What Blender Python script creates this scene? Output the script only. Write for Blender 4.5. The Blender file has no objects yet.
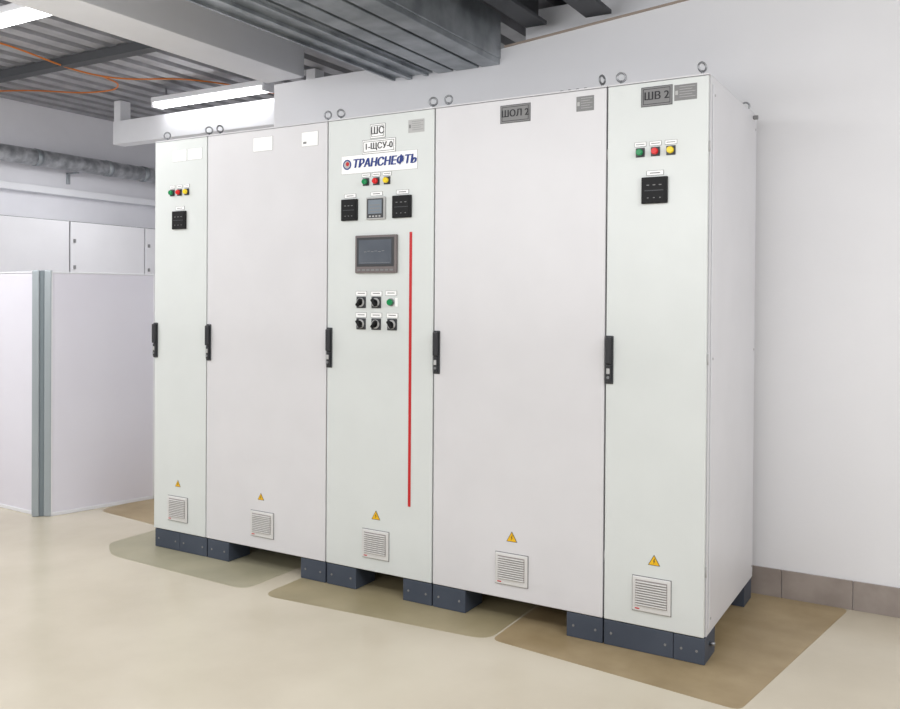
import bpy, math, random
from mathutils import Vector, Matrix
random.seed(4)
sc=bpy.context.scene
try:
    sc.view_settings.view_transform='Standard'; sc.view_settings.look='None'
except Exception: pass
def lin(c): 
    return tuple(((v/255)/12.92 if v/255<=.04045 else ((v/255+.055)/1.055)**2.4) for v in c)+(1,)
def mat(name,c,rough=.5,metal=0,c2=None,nscale=4,bump=0,bscale=200,emit=0,detail=4,contrast=(.35,.65),coords='Object',spec=.5):
    m=bpy.data.materials.new(name); m.use_nodes=True; nt=m.node_tree; b=nt.nodes["Principled BSDF"]
    b.inputs["Roughness"].default_value=rough; b.inputs["Metallic"].default_value=metal; b.inputs["Specular IOR Level"].default_value=spec
    tc=nt.nodes.new("ShaderNodeTexCoord")
    if c2 is None: c2=tuple(min(255,v*1.01+1) for v in c)
    n=nt.nodes.new("ShaderNodeTexNoise"); n.inputs["Scale"].default_value=nscale; n.inputs["Detail"].default_value=detail
    nt.links.new(tc.outputs[coords],n.inputs["Vector"])
    r=nt.nodes.new("ShaderNodeValToRGB"); r.color_ramp.elements[0].position=contrast[0]; r.color_ramp.elements[1].position=contrast[1]
    r.color_ramp.elements[0].color=lin(c); r.color_ramp.elements[1].color=lin(c2)
    nt.links.new(n.outputs["Fac"],r.inputs["Fac"]); nt.links.new(r.outputs["Color"],b.inputs["Base Color"])
    if emit:
        b.inputs["Emission Color"].default_value=lin(c); b.inputs["Emission Strength"].default_value=emit
    if bump:
        n2=nt.nodes.new("ShaderNodeTexNoise"); n2.inputs["Scale"].default_value=bscale; nt.links.new(tc.outputs[coords],n2.inputs["Vector"])
        bp=nt.nodes.new("ShaderNodeBump"); bp.inputs["Strength"].default_value=bump; bp.inputs["Distance"].default_value=.002
        nt.links.new(n2.outputs["Fac"],bp.inputs["Height"]); nt.links.new(bp.outputs["Normal"],b.inputs["Normal"])
    return m
M={}
M['wall']=mat('wall_paint',(231,231,234),.8,c2=(235,235,238),nscale=1.5,bump=.15,bscale=60)
M['lwall']=mat('left_wall_paint',(226,226,231),.8,c2=(230,230,235))
M['floor']=mat('epoxy_floor',(196,186,166),.22,c2=(210,201,182),nscale=1.3,bump=.08,bscale=40,detail=6)
M['patch']=mat('worn_floor_coating',(151,140,110),.4,c2=(168,156,126),nscale=3,detail=8)
M['patch2']=mat('worn_floor_coating_brown',(150,131,98),.42,c2=(168,149,116),nscale=5,detail=8)
M['patch3']=mat('worn_floor_coating_green',(155,150,127),.4,c2=(170,164,140),nscale=3,detail=8)
M['paintG']=mat('cabinet_paint_cool',(215,219,218),.34,bump=.1,bscale=350)
M['paintL']=mat('cabinet_paint_neutral',(216,215,218),.34,bump=.1,bscale=350)
M['paintS']=mat('cabinet_side_paint',(216,216,220),.4,bump=.1,bscale=350)
M['gasket']=mat('gasket',(70,72,76),.7)
M['plinth']=mat('plinth_slate',(62,70,84),.55,c2=(70,78,92))
M['black']=mat('black_plastic',(16,16,18),.5,spec=.25)
M['hblack']=mat('handle_plastic',(44,45,49),.4)
M['dgrey']=mat('dark_grey_plastic',(54,56,60),.4)
M['mgrey']=mat('mid_grey',(128,128,129),.5)
M['lgrey']=mat('light_grey_plastic',(180,180,180),.5)
M['white']=mat('white_label',(253,253,253),.5)
M['vent']=mat('vent_plastic',(214,213,212),.5)
M['slat']=mat('vent_slat',(150,143,141),.6)
M['red']=mat('red_stripe',(192,22,28),.45)
M['redl']=mat('red_lens',(205,24,24),.2,emit=.12)
M['grnl']=mat('green_lens',(12,130,74),.2,emit=.08)
M['yell']=mat('yellow_lens',(235,205,40),.2,emit=.08)
M['yellow']=mat('warning_yellow',(236,184,16),.5)
M['blue']=mat('navy_ink',(24,50,128),.5)
M['ink']=mat('black_ink',(38,38,42),.6)
M['steel']=mat('zinc_steel',(150,152,155),.35,metal=.8)
M['screen']=mat('hmi_screen',(82,88,98),.2,c2=(98,104,113))
M['hmib']=mat('hmi_bezel',(112,104,104),.4)
M['lcd']=mat('lcd_glass',(128,138,148),.2)
M['galv']=mat('galvanised_duct',(132,138,143),.32,metal=.5,c2=(170,175,180),nscale=7,detail=8)
M['foil']=mat('foil_insulation',(150,153,158),.35,metal=.4,c2=(212,214,217),nscale=14)
M['deck']=mat('corrugated_deck',(158,158,162),.5,metal=.2,c2=(178,178,182),nscale=6)
M['beam']=mat('white_beam_paint',(230,231,235),.6)
M['dbeam']=mat('dark_beam',(70,72,76),.6)
M['tube']=mat('fluorescent_tube',(255,255,255),.5,emit=7)
M['alu']=mat('aluminium_profile',(160,168,173),.38,metal=.2)
M['alud']=mat('aluminium_groove',(118,128,134),.5,metal=.2)
M['frost']=mat('frosted_panel',(224,222,232),.45,c2=(230,229,238),nscale=1)
M['orange']=mat('orange_cable',(205,120,50),.5)
M['tile']=mat('skirting_tile',(146,136,130),.45,c2=(160,150,144),nscale=10)
M['trimb']=mat('brownish_edge',(165,150,138),.6)
M['lock']=mat('storage_cabinet_paint',(218,218,222),.5)

R=math.radians
def link(o,parent=None):
    bpy.context.collection.objects.link(o)
    if parent: o.parent=parent
    return o
def empty(name):
    o=bpy.data.objects.new(name,None); o.empty_display_size=.1; return link(o)
def mesh(name,vs,fs,m,parent=None,bevel=0,smooth=False,segs=2):
    me=bpy.data.meshes.new(name); me.from_pydata(vs,[],fs); me.update()
    ms=m if isinstance(m,list) else [m]
    for q in ms: me.materials.append(M[q])
    o=bpy.data.objects.new(name,me); link(o,parent)
    if bevel:
        b=o.modifiers.new("bevel","BEVEL"); b.width=bevel; b.segments=segs; b.limit_method='ANGLE'
    if smooth:
        for p in me.polygons: p.use_smooth=True
    return o
def boxdata(x0,x1,y0,y1,z0,z1):
    vs=[(x0,y0,z0),(x1,y0,z0),(x1,y1,z0),(x0,y1,z0),(x0,y0,z1),(x1,y0,z1),(x1,y1,z1),(x0,y1,z1)]
    return vs,[(0,3,2,1),(4,5,6,7),(0,1,5,4),(1,2,6,5),(2,3,7,6),(3,0,4,7)]
def box(name,x0,x1,y0,y1,z0,z1,m,parent=None,bevel=0):
    v,f=boxdata(x0,x1,y0,y1,z0,z1); return mesh(name,v,f,m,parent,bevel)
def boxes(name,lst,m,parent=None,bevel=0):
    V=[];F=[]
    for b in lst:
        v,f=boxdata(*b); k=len(V); V+=v; F+=[tuple(i+k for i in q) for q in f]
    return mesh(name,V,F,m,parent,bevel)
def cyl(name,c,r,h,axis,m,parent=None,n=24,r2=None,bevel=0):
    ax=Vector({'x':(1,0,0),'y':(0,1,0),'-y':(0,-1,0),'z':(0,0,1)}[axis]); a=ax.orthogonal().normalized(); b=ax.cross(a)
    r2=r if r2 is None else r2; V=[];c=Vector(c)
    for rr,t in((r,0),(r2,h)):
        for i in range(n):
            g=2*math.pi*i/n; V.append(tuple(c+ax*t+(a*math.cos(g)+b*math.sin(g))*rr))
    F=[(i,(i+1)%n,n+(i+1)%n,n+i) for i in range(n)]+[tuple(range(n-1,-1,-1)),tuple(range(n,2*n))]
    o=mesh(name,V,F,m,parent,bevel)
    for p in o.data.polygons[:n]: p.use_smooth=True
    return o
def torus(name,c,R0,r,parent,m='steel',yaw=0,n=20,k=8):
    V=[];F=[]
    for i in range(n):
        a=2*math.pi*i/n
        for j in range(k):
            b=2*math.pi*j/k; rr=R0+r*math.cos(b)
            lx=rr*math.cos(a); ly=r*math.sin(b); z=rr*math.sin(a)
            V.append((c[0]+lx*math.cos(yaw)-ly*math.sin(yaw),c[1]+lx*math.sin(yaw)+ly*math.cos(yaw),c[2]+z))
    for i in range(n):
        for j in range(k):
            F.append((i*k+j,((i+1)%n)*k+j,((i+1)%n)*k+(j+1)%k,i*k+(j+1)%k))
    return mesh(name,V,F,m,parent,smooth=True)
def text(name,s,x,z,size,m,parent,y=-.003,shear=0,sx=1,bold=0):
    L=[0] if not bold else [-bold,-bold/3,bold/3,bold]
    for k,dx in enumerate(L):
        c=bpy.data.curves.new(name,'FONT'); c.body=s; c.size=size; c.extrude=.0003; c.shear=shear
        c.align_x='CENTER'; c.align_y='CENTER'; c.materials.append(M[m])
        o=bpy.data.objects.new(name,c); o.location=(x+dx,y-.00005*k,z+(.0008 if k%2 and bold>.002 else 0)); o.rotation_euler=(math.pi/2,0,0); o.scale=(sx,1,1)
        link(o,parent)

# ---------------- cabinets ----------------
def eyebolt(par,x,y,yaw,i):
    cyl('eyebolt_stem_%d'%i,(x,y,2.222),.010,.006,'z','steel',par,12)
    cyl('eyebolt_shank_%d'%i,(x,y,2.226),.005,.020,'z','steel',par,10)
    torus('eyebolt_ring_%d'%i,(x,y,2.259),.0175,.0042,par,yaw=yaw)
def vent(par,x0,x1,z0,z1):
    box('vent_frame',x0,x1,-.008,0,z0,z1,'vent',par,.004)
    box('vent_painted_shadow',x0-.002,x1+.002,-.0015,0,z0-.002,z1+.002,'mgrey',par)  # grey rim plate, coloured to stand in for the frame's shadow line
    n=10; L=[]
    a=x0+.015;b=x1-.015;zb=z0+.024;zt=z1-.014
    box('vent_recess',a-.002,b+.002,-.0085,-.004,zb-.002,zt+.002,'slat',par)
    for i in range(n):
        z=zb+(zt-zb)*(i+.5)/n
        L.append((a,b,-.015,-.008,z-.0034,z+.0016))
    boxes('vent_louvres',L,'vent',par,.001)
    box('vent_red_mark',x0+.012,x0+.03,-.0092,-.008,z0+.009,z0+.013,'red',par)
def tri(par,cx,z0,z1):
    h=z1-z0;w=h*1.16
    def t(s,y,m,nm):
        cz=z0+h/3
        p=[(cx-w/2,z0),(cx+w/2,z0),(cx,z1)]
        q=[(cx+(a-cx)*s,cz+(b-cz)*s) for a,b in p]
        mesh(nm,[(a,y,b) for a,b in q]+[(a,0,b) for a,b in q],[(0,1,2),(3,5,4),(0,3,4,1),(1,4,5,2),(2,5,3,0)],m,par)
    t(1.12,-.001,'ink','warning_border'); t(.96,-.0016,'yellow','warning_triangle')
    s=h/40
    b=[(2,28),(-4,15),(0,16),(-3,4),(5,18),(1,17),(4,28)]
    mesh('warning_bolt',[(cx+u*s,-.0021,z0+v*s) for u,v in b],[tuple(range(7))],'ink',par)
def handle(par,x,z0=1.043,z1=1.226):
    box('handle_plate',x,x+.034,-.006,0,z0-.004,z1+.004,'dgrey',par,.003)
    box('handle_lever',x+.005,x+.029,-.022,-.006,z0+.075,z1-.002,'hblack',par,.005)
    box('handle_grip',x+.007,x+.027,-.016,-.006,z0+.004,z0+.072,'hblack',par,.004)
    box('handle_lock_cover',x+.010,x+.024,-.019,-.016,z0+.036,z0+.058,'lgrey',par,.002)
    cyl('handle_keyhole',(x+.017,-.016,z0+.022),.006,.003,'-y','steel',par,12)
def lamp(par,x,z,m,i,lw=.036):
    box('lamp_base_%d'%i,x-.018,x+.018,-.004,0,z-.018,z+.018,'dgrey',par,.003)
    cyl('lamp_ring_%d'%i,(x,-.004,z),.0155,.006,'-y','dgrey',par,20)
    cyl('lamp_lens_%d'%i,(x,-.008,z),.014,.014,'-y',m,par,20,r2=.012,bevel=.002)
    box('lamp_label_border_%d'%i,x-lw/2-.0015,x+lw/2+.0015,-.0015,0,z+.0225,z+.0405,'mgrey',par)
    box('lamp_label_%d'%i,x-lw/2,x+lw/2,-.002,0,z+.024,z+.039,'white',par)
    box('lamp_label_text_%d'%i,x-lw/2+.005,x+lw/2-.005,-.0025,-.002,z+.030,z+.033,'mgrey',par)
def meter(par,x0,x1,z0,z1,kind,i,label=True):
    box('meter_bezel_%d'%i,x0,x1,-.012,0,z0,z1,'black' if kind=='a' else 'lgrey',par,.003)
    b=.009
    if kind=='a':
        box('meter_window_%d'%i,x0+b,x1-b,-.0135,-.012,z0+b,z1-b,'black',par)
        w=x1-x0; L=[]
        for k in range(3):
            u=x0+b+.018+(w-2*b-.036)*k/2
            L.append((u-.005,u+.005,-.0145,-.0135,z1-.033,z1-.030)); L.append((u-.003,u+.003,-.0145,-.0135,z0+.02,z0+.023))
        boxes('meter_marks_%d'%i,L,'mgrey',par)
        box('meter_bar_%d'%i,x0+.014,x1-.014,-.0145,-.0135,(z0+z1)/2-.003,(z0+z1)/2,'dgrey',par)
    else:
        box('meter_face_%d'%i,x0+.007,x1-.007,-.0135,-.012,z0+.007,z1-.007,'dgrey',par)
        box('meter_lcd_%d'%i,x0+.015,x1-.015,-.0145,-.0135,z0+.026,z1-.013,'lcd',par)
        boxes('meter_digits_%d'%i,[(x0+.024,x1-.024,-.0152,-.0145,z0+.034+k*.015,z0+.038+k*.015) for k in range(3)],'mgrey',par)
        boxes('meter_buttons_%d'%i,[(x0+.02+k*.018,x0+.03+k*.018,-.0152,-.0135,z0+.011,z0+.018) for k in range(4)],'lgrey',par)
    if label:
        c=(x0+x1)/2
        box('meter_label_border_%d'%i,c-.034,c+.034,-.0015,0,z1+.0065,z1+.0255,'mgrey',par)
        box('meter_label_%d'%i,c-.032,c+.032,-.002,0,z1+.008,z1+.024,'white',par)
        box('meter_label_text_%d'%i,c-.02,c+.02,-.0025,-.002,z1+.014,z1+.018,'mgrey',par)
def switch(par,x,z,i,kind='k'):
    box('switch_label_border_%d'%i,x-.0315,x+.0315,-.0015,0,z+.0295,z+.0525,'mgrey',par)
    box('switch_label_%d'%i,x-.03,x+.03,-.002,0,z+.031,z+.051,'white',par)
    box('switch_label_text_%d'%i,x-.02,x+.02,-.0025,-.002,z+.040,z+.044,'mgrey',par)
    if kind=='k':
        box('switch_plate_%d'%i,x-.0265,x+.0265,-.005,0,z-.0265,z+.0265,'dgrey',par,.003)
        cyl('switch_base_%d'%i,(x,-.005,z),.021,.007,'-y','lgrey',par,24,bevel=.002)
        cyl('switch_hub_%d'%i,(x,-.012,z),.015,.006,'-y','black',par,24,bevel=.002)
        o=box('switch_knob_%d'%i,-.0075,.0075,-.030,-.012,-.020,.020,'black',par,.004)
        o.matrix_world=Matrix.Translation((x,0,z))@Matrix.Rotation(R(-35 if i%2 else 35),4,'Y')
    else:
        cyl('button_ring_%d'%i,(x,0,z),.018,.007,'-y','steel',par,24)
        cyl('button_cap_%d'%i,(x,-.007,z),.0145,.012,'-y','grnl',par,24,bevel=.002)
        box('button_label_side_%d'%i,x+.022,x+.036,-.002,0,z-.02,z+.02,'white',par)
def plate(par,x0,x1,z0,z1,s,m,tm,size,frame=True):
    box('name_plate_edge',x0-.002,x1+.002,-.002,0,z0-.002,z1+.002,'dgrey' if m=='mgrey' else 'mgrey',par)
    box('name_plate',x0,x1,-.003,0,z0,z1,m,par,.001)
    if frame:
        t=.002;g=.006
        boxes('name_plate_border',[(x0+g,x1-g,-.0036,-.003,z1-g-t,z1-g),(x0+g,x1-g,-.0036,-.003,z0+g,z0+g+t),(x0+g,x0+g+t,-.0036,-.003,z0+g,z1-g),(x1-g-t,x1-g,-.0036,-.003,z0+g,z1-g)],tm,par)
    text('name_plate_text',s,(x0+x1)/2,(z0+z1)/2,size,tm,par,y=-.0042,bold=.0009)
def sticker(par,x0,x1,z0,z1,m):
    box('data_sticker',x0,x1,-.001,0,z0,z1,m,par)
    L=[]
    for k in range(5):
        z=z1-.008-k*(z1-z0-.012)/5
        L.append((x0+.02,x1-.006-.012*(k%2),-.0014,-.001,z-.0015,z))
    L.append((x0+.004,x0+.014,-.0014,-.001,(z0+z1)/2-.008,(z0+z1)/2+.008))
    boxes('data_sticker_lines',L,'lgrey' if m=='mgrey' else 'mgrey',par)
def label(par,nm,x0,x1,z0,z1):
    box(nm+'_edge',x0-.0015,x1+.0015,-.0015,0,z0-.0015,z1+.0015,'lgrey',par)
    box(nm,x0,x1,-.002,0,z0,z1,'white',par)

X=[0,.4,1.2,1.8,2.6,3.0]; D=.871; T=2.222; cabs=[]
for i in range(5):
    x0,x1=X[i],X[i+1]; par=empty('electrical_cabinet'); cabs.append(par)
    pm='paintG' if i in(0,2,4) else 'paintL'
    e=.0008
    box('body',x0+e,x1-e,.026,D,.1,T-.002,'paintS',par,.002)
    box('door_gasket',x0+.006,x1-.006,.016,.026,.108,T-.01,'gasket',par)
    box('door',x0+.0035,x1-.0035,0,.018,.104,T-.008,pm,par,.003)
    box('roof_plate',x0+e,x1-e,.0,D,T-.006,T,'paintS',par,.0015)
    box('bottom_rail',x0+.02,x1-.02,.03,.07,.095,.101,'gasket',par)
    k=0
    for x in (x0+.04,x1-.04):
        for y in (.05,D-.05):
            eyebolt(par,x,y,(.5,1.3,.9,.2)[(k+i)%4],k); k+=1
    for z in (.35,1.15,1.95):
        cyl('hinge',(x1-.0005,.012,z-.02),.003,.04,'z','lgrey',par,8)
    if i in(1,2,3):
        for q in range(4):
            xx=x0+(x1-x0)*(.32+.07*q) 
            cyl('roof_bolt_%d'%q,(xx,.06,T),.008,.012,'z','steel',par,8)
    if i==3:
        for q in range(4): cyl('roof_bolt_b%d'%q,(x1-.22+.035*q,.06,T),.007,.016,'z','steel',par,8)
    handle(par,x0+.0015 if i else -.002)
    z0p=.0016
    P={0:[(0.012,.202),(.204,.405)],1:[(.413,.563),(1.045,1.197)],2:[(1.206,1.379),(1.644,1.797)],3:[(1.803,1.969),(2.443,2.597)],4:[(2.603,2.88),(2.882,3.0)]}[i]
    for j,(a,b) in enumerate(P):
        box('plinth_front_%d'%j,a,b,.003,.16,z0p,.1,'plinth',par,.002)
        xb=[a+.03,b-.03] 
        for t,u in enumerate(xb): cyl('plinth_bolt_%d_%d'%(j,t),(u,.003,.05),.005,.003,'-y','mgrey',par,10)
    a=max(x0+.005,0.0);b=x1-.005
    box('plinth_rear_0',a,a+.15,D-.15,D-.002,z0p,.1,'plinth',par,.002)
    box('plinth_rear_1',b-.15,b,D-.15,D-.002,z0p,.1,'plinth',par,.002)
c1,c2,c3,c4,c5=cabs
label(c1,'label_left',.143,.247,2.10,2.160); label(c1,'label_right',.257,.360,2.102,2.160)
for k,(x,m) in enumerate(((.14,'grnl'),(.195,'redl'),(.25,'yell'))): lamp(c1,x,1.933,m,k)
meter(c1,.147,.249,1.735,1.832,'a',0)
tri(c1,.191,.35,.382); vent(c1,.117,.266,.163,.295)
label(c2,'label_left',.725,.852,2.108,2.176); label(c2,'label_right',1.04,1.14,2.108,2.176)
box('label_logo',1.05,1.07,-.0025,-.002,2.12,2.13,'mgrey',c2)
tri(c2,.786,.352,.384); vent(c2,.721,.872,.165,.293)
plate(c3,1.452,1.532,2.112,2.175,'ШС','white','ink',.046)
plate(c3,1.407,1.590,2.043,2.104,'1-ЩСУ-0','white','ink',.040)
label(c3,'banner',1.285,1.709,1.956,2.040)
text('banner_text','ТРАНСНЕФТЬ',1.527,1.998,.055,'blue',c3,shear=.18,sx=.94,bold=.003)
cyl('banner_logo',(1.318,-.002,1.999),.024,.001,'-y','blue',c3,32)
cyl('banner_logo_inner',(1.318,-.003,1.999),.0175,.0008,'-y','lgrey',c3,32)
cyl('banner_logo_core',(1.321,-.0038,2.002),.010,.0006,'-y','red',c3,32)
sticker(c3,1.66,1.745,2.118,2.176,'lgrey')
for k,(x,m) in enumerate(((1.427,'grnl'),(1.486,'redl'),(1.546,'yell'))): lamp(c3,x,1.912,m,k,.045)
meter(c3,1.289,1.382,1.735,1.836,'a',0); meter(c3,1.435,1.54,1.735,1.838,'l',1); meter(c3,1.58,1.682,1.737,1.839,'a',2)
box('hmi_bezel',1.376,1.608,-.016,0,1.488,1.663,'hmib',c3,.004)
box('hmi_inner_frame',1.388,1.596,-.018,-.016,1.518,1.652,'dgrey',c3,.001)
box('hmi_screen',1.400,1.584,-.0188,-.018,1.530,1.641,'screen',c3)
boxes('hmi_screen_graph',[(1.43+.02*k,1.445+.02*k,-.0193,-.0188,1.585+.003*(k%2),1.587+.003*(k%2)) for k in range(6)]+[(1.41,1.575,-.0193,-.0188,1.535,1.536)],'mgrey',c3)
boxes('hmi_keys',[(1.392+.026*k,1.41+.026*k,-.0185,-.016,1.498,1.506) for k in range(8)],'mgrey',c3)
for k,(x,z,t) in enumerate(((1.404,1.352,'k'),(1.490,1.352,'k'),(1.572,1.354,'b'),(1.404,1.252,'k'),(1.490,1.252,'k'),(1.579,1.252,'k'))): switch(c3,x,z,k,t)
box('red_stripe',1.670,1.684,-.0015,0,.431,1.672,'red',c3)
tri(c3,1.494,.349,.387); vent(c3,1.42,1.568,.166,.298)
plate(c4,2.128,2.264,2.116,2.188,'ШОЛ 2','mgrey','ink',.040); sticker(c4,2.47,2.545,2.13,2.19,'mgrey')
tri(c4,2.194,.35,.389); vent(c4,2.119,2.27,.165,.298)
plate(c5,2.741,2.859,2.121,2.193,'ШВ 2','mgrey','ink',.042); sticker(c5,2.868,2.954,2.13,2.19,'mgrey')
for k,(x,m) in enumerate(((2.737,'grnl'),(2.797,'redl'),(2.857,'yell'))): lamp(c5,x,1.944,m,k,.044)
meter(c5,2.745,2.847,1.744,1.846,'a',0)
tri(c5,2.805,.349,.386); vent(c5,2.721,2.872,.163,.298)
box('side_panel',3.0-.0005,3.004,.05,.85,.125,2.19,'paintS',c5,.002)
for k,(y,z) in enumerate([(.07,.16),(.07,1.15),(.07,2.15),(.83,.16),(.83,1.15),(.83,2.15)]):
    cyl('side_screw_%d'%k,(3.004,y,z),.005,.002,'x','lgrey',c5,10)
cyl('plinth_side_bolt',(3.0,.08,.06),.007,.02,'x','steel',c5,10)
cyl('roof_side_lug',(2.99,.8,2.2),.01,.03,'x','mgrey',c5,10)

# ---------------- room ----------------
box('floor',-3.2,7.2,-7,2.9,-.1,0,'floor')
def patch(name,pts,m,r=.08):
    P=[Vector(p) for p in pts]; out=[]
    for i,p in enumerate(P):
        a=(P[i-1]-p).normalized()*r; b=(P[(i+1)%len(P)]-p).normalized()*r
        for k in range(7):
            t=k/6; out.append((p+a)*(1-t)**2+p*2*t*(1-t)+(p+b)*t**2)
    n=len(out); V=[(q.x,q.y,.001) for q in out]+[(q.x,q.y,0) for q in out]
    return mesh(name,V,[tuple(range(n))]+[(i+n,(i+1)%n+n,(i+1)%n,i) for i in range(n)],m)
fp=empty('floor_coating_patch')
for nm,pts,m in (('patch_a',[(-.25,-.10),(-.05,-.235),(.93,-.265),(.93,.93),(-.25,.93)],'patch3'),
  ('patch_b',[(1.05,-.28),(2.19,-.2),(2.19,.93),(1.05,.93)],'patch'),
  ('patch_c',[(2.2,-.19),(3.19,-.29),(3.40,.94),(2.2,.94)],'patch2'),
  ('patch_d',[(-.93,.36),(-.28,.3),(-.28,.93),(-.93,.93)],'patch2')):
    o=patch(nm,pts,m,.04 if nm=='patch_c' else .08); o.parent=fp
yw=.955
prof=[(0,0),(7.1,0),(7.1,3.3),(4.6,3.02),(2.667,2.834),(1.63,2.74),(0,2.74)]
n=len(prof)
mesh('wall_back',[(x,yw,z) for x,z in prof]+[(x,yw+.12,z) for x,z in prof],[tuple(range(n)),tuple(range(2*n-1,n-1,-1))]+[(i,i+n,(i+1)%n+n,(i+1)%n) for i in range(n)],'wall')
tp=[(1.66,2.743),(2.667,2.834),(4.6,3.02)]
V=[];
for x,z in tp: V+=[(x,yw-.01,z),(x,yw-.01,z+.010),(x,yw+.06,z+.010),(x,yw+.06,z)]
F=[]
for i in range(2):
    for j in range(4): F.append((i*4+j,(i+1)*4+j,(i+1)*4+(j+1)%4,i*4+(j+1)%4))
F+=[(0,1,2,3),(11,10,9,8)]
mesh('trim_1',V,F,'trimb')
box('wall_return',0,.12,yw+.121,2.6,0,2.74,'wall')
box('wall_rear',-3.1,.0,2.6,2.72,0,3.1,'lwall')
box('wall_left',-3.12,-3.0,-7,2.6,0,3.1,'lwall')
box('wall_right',7.1,7.22,-7,.95,0,3.2,'wall')
L=[]; x=3.116-.3*9
while x<7.0:
    L.append((x+.0015,x+.2985,yw-.012,yw,0,.128)); x+=.3
boxes('baseboard_back',L,'tile',None,.001)
box('ceiling_soffit',1.72,5.5,1.09,2.3,2.6,2.97,'beam')
V=[];x=-3.0;pr=[]
per=.19
while x<7.2:
    pr+=[(x,3.0),(x+.105,3.0),(x+.115,3.12),(x+.18,3.12)]; x+=per
pr.append((x,3.0))
for xx,z in pr: V+=[(xx,-7,z),(xx,2.7,z)]
F=[(2*i,2*i+2,2*i+3,2*i+1) for i in range(len(pr)-1)]
mesh('ceiling',V,F,'deck')
def ibeam_y(name,xc,w,z0,h,y0,y1,m):
    boxes(name,[(xc-w/2,xc+w/2,y0,y1,z0,z0+.02),(xc-w/2,xc+w/2,y0,y1,z0+h-.02,z0+h),(xc-.012,xc+.012,y0,y1,z0+.018,z0+h-.018)],m,None,.002)
box('ceiling_beam',-.06,.25,-7,yw-.002,2.755,2.99,'beam',None,.004)
box('ceiling_beam',-2.25,-.002,1.5,1.62,2.63,2.82,'beam',None,.004)
boxes('beam_hanger',[(-2.25,-2.17,1.51,1.61,2.822,2.99),(-.2,-.12,1.51,1.61,2.822,2.99)],'beam')
ibeam_y('steel_joist',.62,.12,2.84,.15,-7,2.5,'dbeam')
ibeam_y('steel_joist',1.85,.12,2.83,.16,-7,.95,'dbeam')
ibeam_y('steel_joist',2.2,.14,2.83,.16,-7,.95,'dbeam')
boxes('cross_purlin',[(-2.98,-.08,.45,.53,2.93,2.99)],'dbeam')
d=empty('ventilation_duct')
box('duct_body',1.22,1.635,-6.5,yw-.001,2.685,2.93,'galv',d,.004)
boxes('duct_ribs',[(1.235,1.335,-6.5,yw-.002,2.655,2.686),(1.355,1.50,-6.5,yw-.002,2.655,2.686),(1.52,1.63,-6.5,yw-.002,2.655,2.686)],'galv',d,.003)
boxes('duct_flanges',[(1.205,1.65,y,y+.03,2.648,2.94) for y in (-5,-3.2,-1.4,)],'galv',d,.002)
t=empty('cable_tray')
box('tray_base',.905,1.195,-6.5,yw-.001,2.665,2.672,'galv',t)
boxes('tray_sides',[(.905,.912,-6.5,yw-.001,2.672,2.75),(1.188,1.195,-6.5,yw-.001,2.672,2.75)],'galv',t)
boxes('tray_ridges',[(1.03,1.06,-6.5,yw-.001,2.645,2.665),(.925,.94,-6.5,yw-.001,2.65,2.665),(1.155,1.17,-6.5,yw-.001,2.65,2.665)],'galv',t)
boxes('tray_hangers',[(.9,.905,y,y+.03,2.7,2.99) for y in (-4,-2,0)],'galv',t)
def fixture(x0,x1,y,z):
    p=empty('fluorescent_light')
    box('housing',x0,x1,y-.06,y+.06,z+.03,z+.07,'beam',p,.004)
    for k,dy in enumerate((-.03,.03)): cyl('tube_%d'%k,(x0+.02,y+dy,z+.012),.015,x1-x0-.04,'x','tube',p,12)
    boxes('end_caps',[(x0,x0+.02,y-.055,y+.055,z-.005,z+.031),(x1-.02,x1,y-.055,y+.055,z-.005,z+.031)],'beam',p)
    boxes('hanger_rods',[(x0+.1,x0+.11,y-.005,y+.005,z+.07,2.995),(x1-.11,x1-.1,y-.005,y+.005,z+.07,2.995)],'steel',p)
fixture(-1.62,-.46,1.41,2.85)
fixture(-1.3,-.08,-.44,2.85)
def cable(name,pts,r,m,par=None):
    c=bpy.data.curves.new(name,'CURVE'); c.dimensions='3D'; c.bevel_depth=r; c.bevel_resolution=3
    s=c.splines.new('BEZIER'); s.bezier_points.add(len(pts)-1)
    for b,p in zip(s.bezier_points,pts): b.co=p; b.handle_left_type=b.handle_right_type='AUTO'
    c.materials.append(M[m]); return link(bpy.data.objects.new(name,c),par)
oc=empty('orange_cable')
cable('cable_run',[(-1.5,-1,2.985),(-1.47,.03,2.98),(-1.40,.74,2.92),(-1.1,1.3,2.98),(-.87,1.87,2.98),(-.8,2.59,2.98)],.006,'orange',oc)
cable('cable_branch',[(-1.40,.74,2.92),(-1.5,.95,2.92),(-2.0,1.1,2.95),(-2.5,.9,2.98),(-2.98,.7,2.98)],.006,'orange',oc)
p=empty('insulated_pipe')
cyl('pipe_body',(-2.86,-6.5,2.53),.068,9.09,'y','foil',p,28)
for k,y in enumerate((-.5,.6,1.2,1.9,2.3)): cyl('pipe_band_%d'%k,(-2.86,y,2.53),.072,.05,'y','galv',p,28)
for k,y in enumerate((-.2,1.6)): boxes('pipe_bracket_%d'%k,[(-2.995,-2.86,y,y+.03,2.447,2.459),(-2.995,-2.98,y,y+.03,2.36,2.46)],'galv',p)
boxes('wall_cable_duct',[(-2.998,-2.93,-6.5,2.59,2.25,2.31)],'beam',None,.004)
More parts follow.
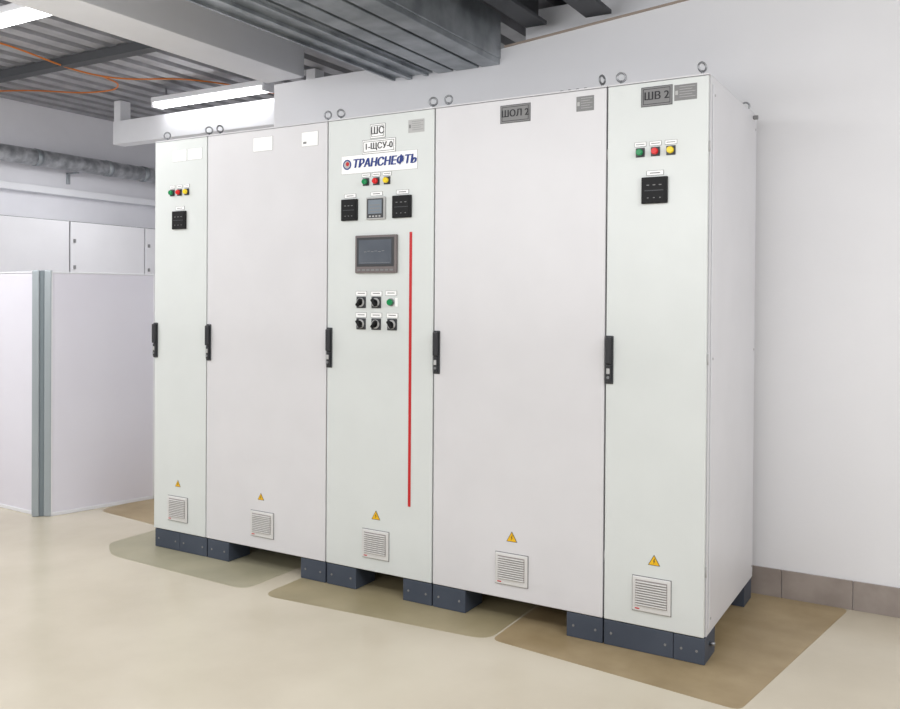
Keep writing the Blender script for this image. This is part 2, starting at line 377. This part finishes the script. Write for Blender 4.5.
for k,(a,b) in enumerate(((-.96,-.195),(-.19,.578),(.583,1.352),(1.357,2.125),(2.13,2.58))):
    q=empty('storage_cabinet')
    box('carcass',-2.99,-2.62,a,b,0,2.0,'lock',q,.002)
    box('door_leaf',-2.62,-2.60,a+.004,b-.004,.05,1.995,'lock',q,.003)
    box('door_seam',-2.621,-2.619,a,b,.04,2.0,'gasket',q)
    boxes('door_handle',[(-2.60,-2.585,a+.03,a+.045,1.6,1.63),(-2.60,-2.585,a+.03,a+.045,1.82,1.85)],'mgrey',q)
ps=empty('partition_screen')
H=1.525
def panel(nm,a,b):
    a=Vector((*a,0));b=Vector((*b,0)); dr=(b-a); L=dr.length; ang=math.atan2(dr.y,dr.x)
    Mx=Matrix.Translation(a)@Matrix.Rotation(ang,4,'Z')
    def bx(n,*q,m='alu',bev=.002):
        o=box(n,*q,m,ps,bev); o.matrix_world=Mx
    bx(nm+'_glazing',.012,L-.012,-.012,.012,.02,H-.012,m='frost')
    bx(nm+'_top_rail',0,L,-.016,.016,H-.010,H,m='beam'); bx(nm+'_bottom_rail',0,L,-.016,.016,.0,.022,m='beam')
    bx(nm+'_stile_a',0,.014,-.016,.016,0,H,m='beam'); bx(nm+'_stile_b',L-.014,L,-.016,.016,0,H,m='beam')
panel('panel_side',(-1.065,.105),(-.90,.775))
panel('panel_front',(-1.15,.085),(-2.15,.12))
Pm=Matrix.Translation((-1.10,.085,0))@Matrix.Rotation(R(38),4,'Z')
for nm,q,m in (('post_strip_left',(-.062,-.018,-.02,.015),'alu'),('post_groove',(-.02,.012,-.014,.015),'alud'),('post_strip_right',(.010,.054,-.02,.015),'alu')):
    o=box(nm,q[0],q[1],q[2],q[3],0,H+.006,m,ps,.007); o.matrix_world=Pm

# ---------------- lights ----------------
def area(name,loc,rot,sx,sy,e,c=(1,1,1)):
    l=bpy.data.lights.new(name,'AREA'); l.shape='RECTANGLE'; l.size=sx; l.size_y=sy; l.energy=e; l.color=c
    o=bpy.data.objects.new(name,l); o.location=loc; o.rotation_euler=rot; link(o)
area('room_light_main',(1.5,-5.2,2.6),(R(60),0,0),5,1.2,84)
area('room_light_right',(5.2,-1.6,2.6),(R(35),0,R(50)),2.5,1,62)
area('room_light_mid',(1.6,-2.2,2.6),(0,0,0),4,.5,34)
area('room_light_left',(-1.5,-1.2,2.8),(R(10),0,0),2.2,.5,42)
area('room_light_rear',(-1.5,1.3,2.6),(0,0,0),1.4,.3,18)
area('added_uplight',(1.2,-3.4,1.7),(R(170),0,0),3,1.5,95)  # unseen uplight added to brighten the ceiling, beams and ducts
w=bpy.data.worlds.new('world'); sc.world=w; w.use_nodes=True
w.node_tree.nodes['Background'].inputs[0].default_value=(.99,.992,1,1); w.node_tree.nodes['Background'].inputs[1].default_value=.43

# ---------------- camera ----------------
yaw,pitch,roll=.5312,-.0077,.0067
cy,sy=math.cos(yaw),math.sin(yaw)
f=Vector((-sy*math.cos(pitch),cy*math.cos(pitch),math.sin(pitch))); r=Vector((cy,sy,0)); u=r.cross(f)
c,s=math.cos(roll),math.sin(roll)
r2=r*c+u*s; u2=-r*s+u*c
cam=bpy.data.cameras.new('camera'); co=link(bpy.data.objects.new('camera',cam))
m=Matrix((( r2.x,u2.x,-f.x,3.8083),(r2.y,u2.y,-f.y,-3.2757),(r2.z,u2.z,-f.z,1.3734),(0,0,0,1)))
co.matrix_world=m
cam.sensor_width=36; cam.lens=865.53/900*36; cam.shift_x=0; cam.shift_y=(305.04-354.5)/900; cam.clip_start=.05
sc.camera=co
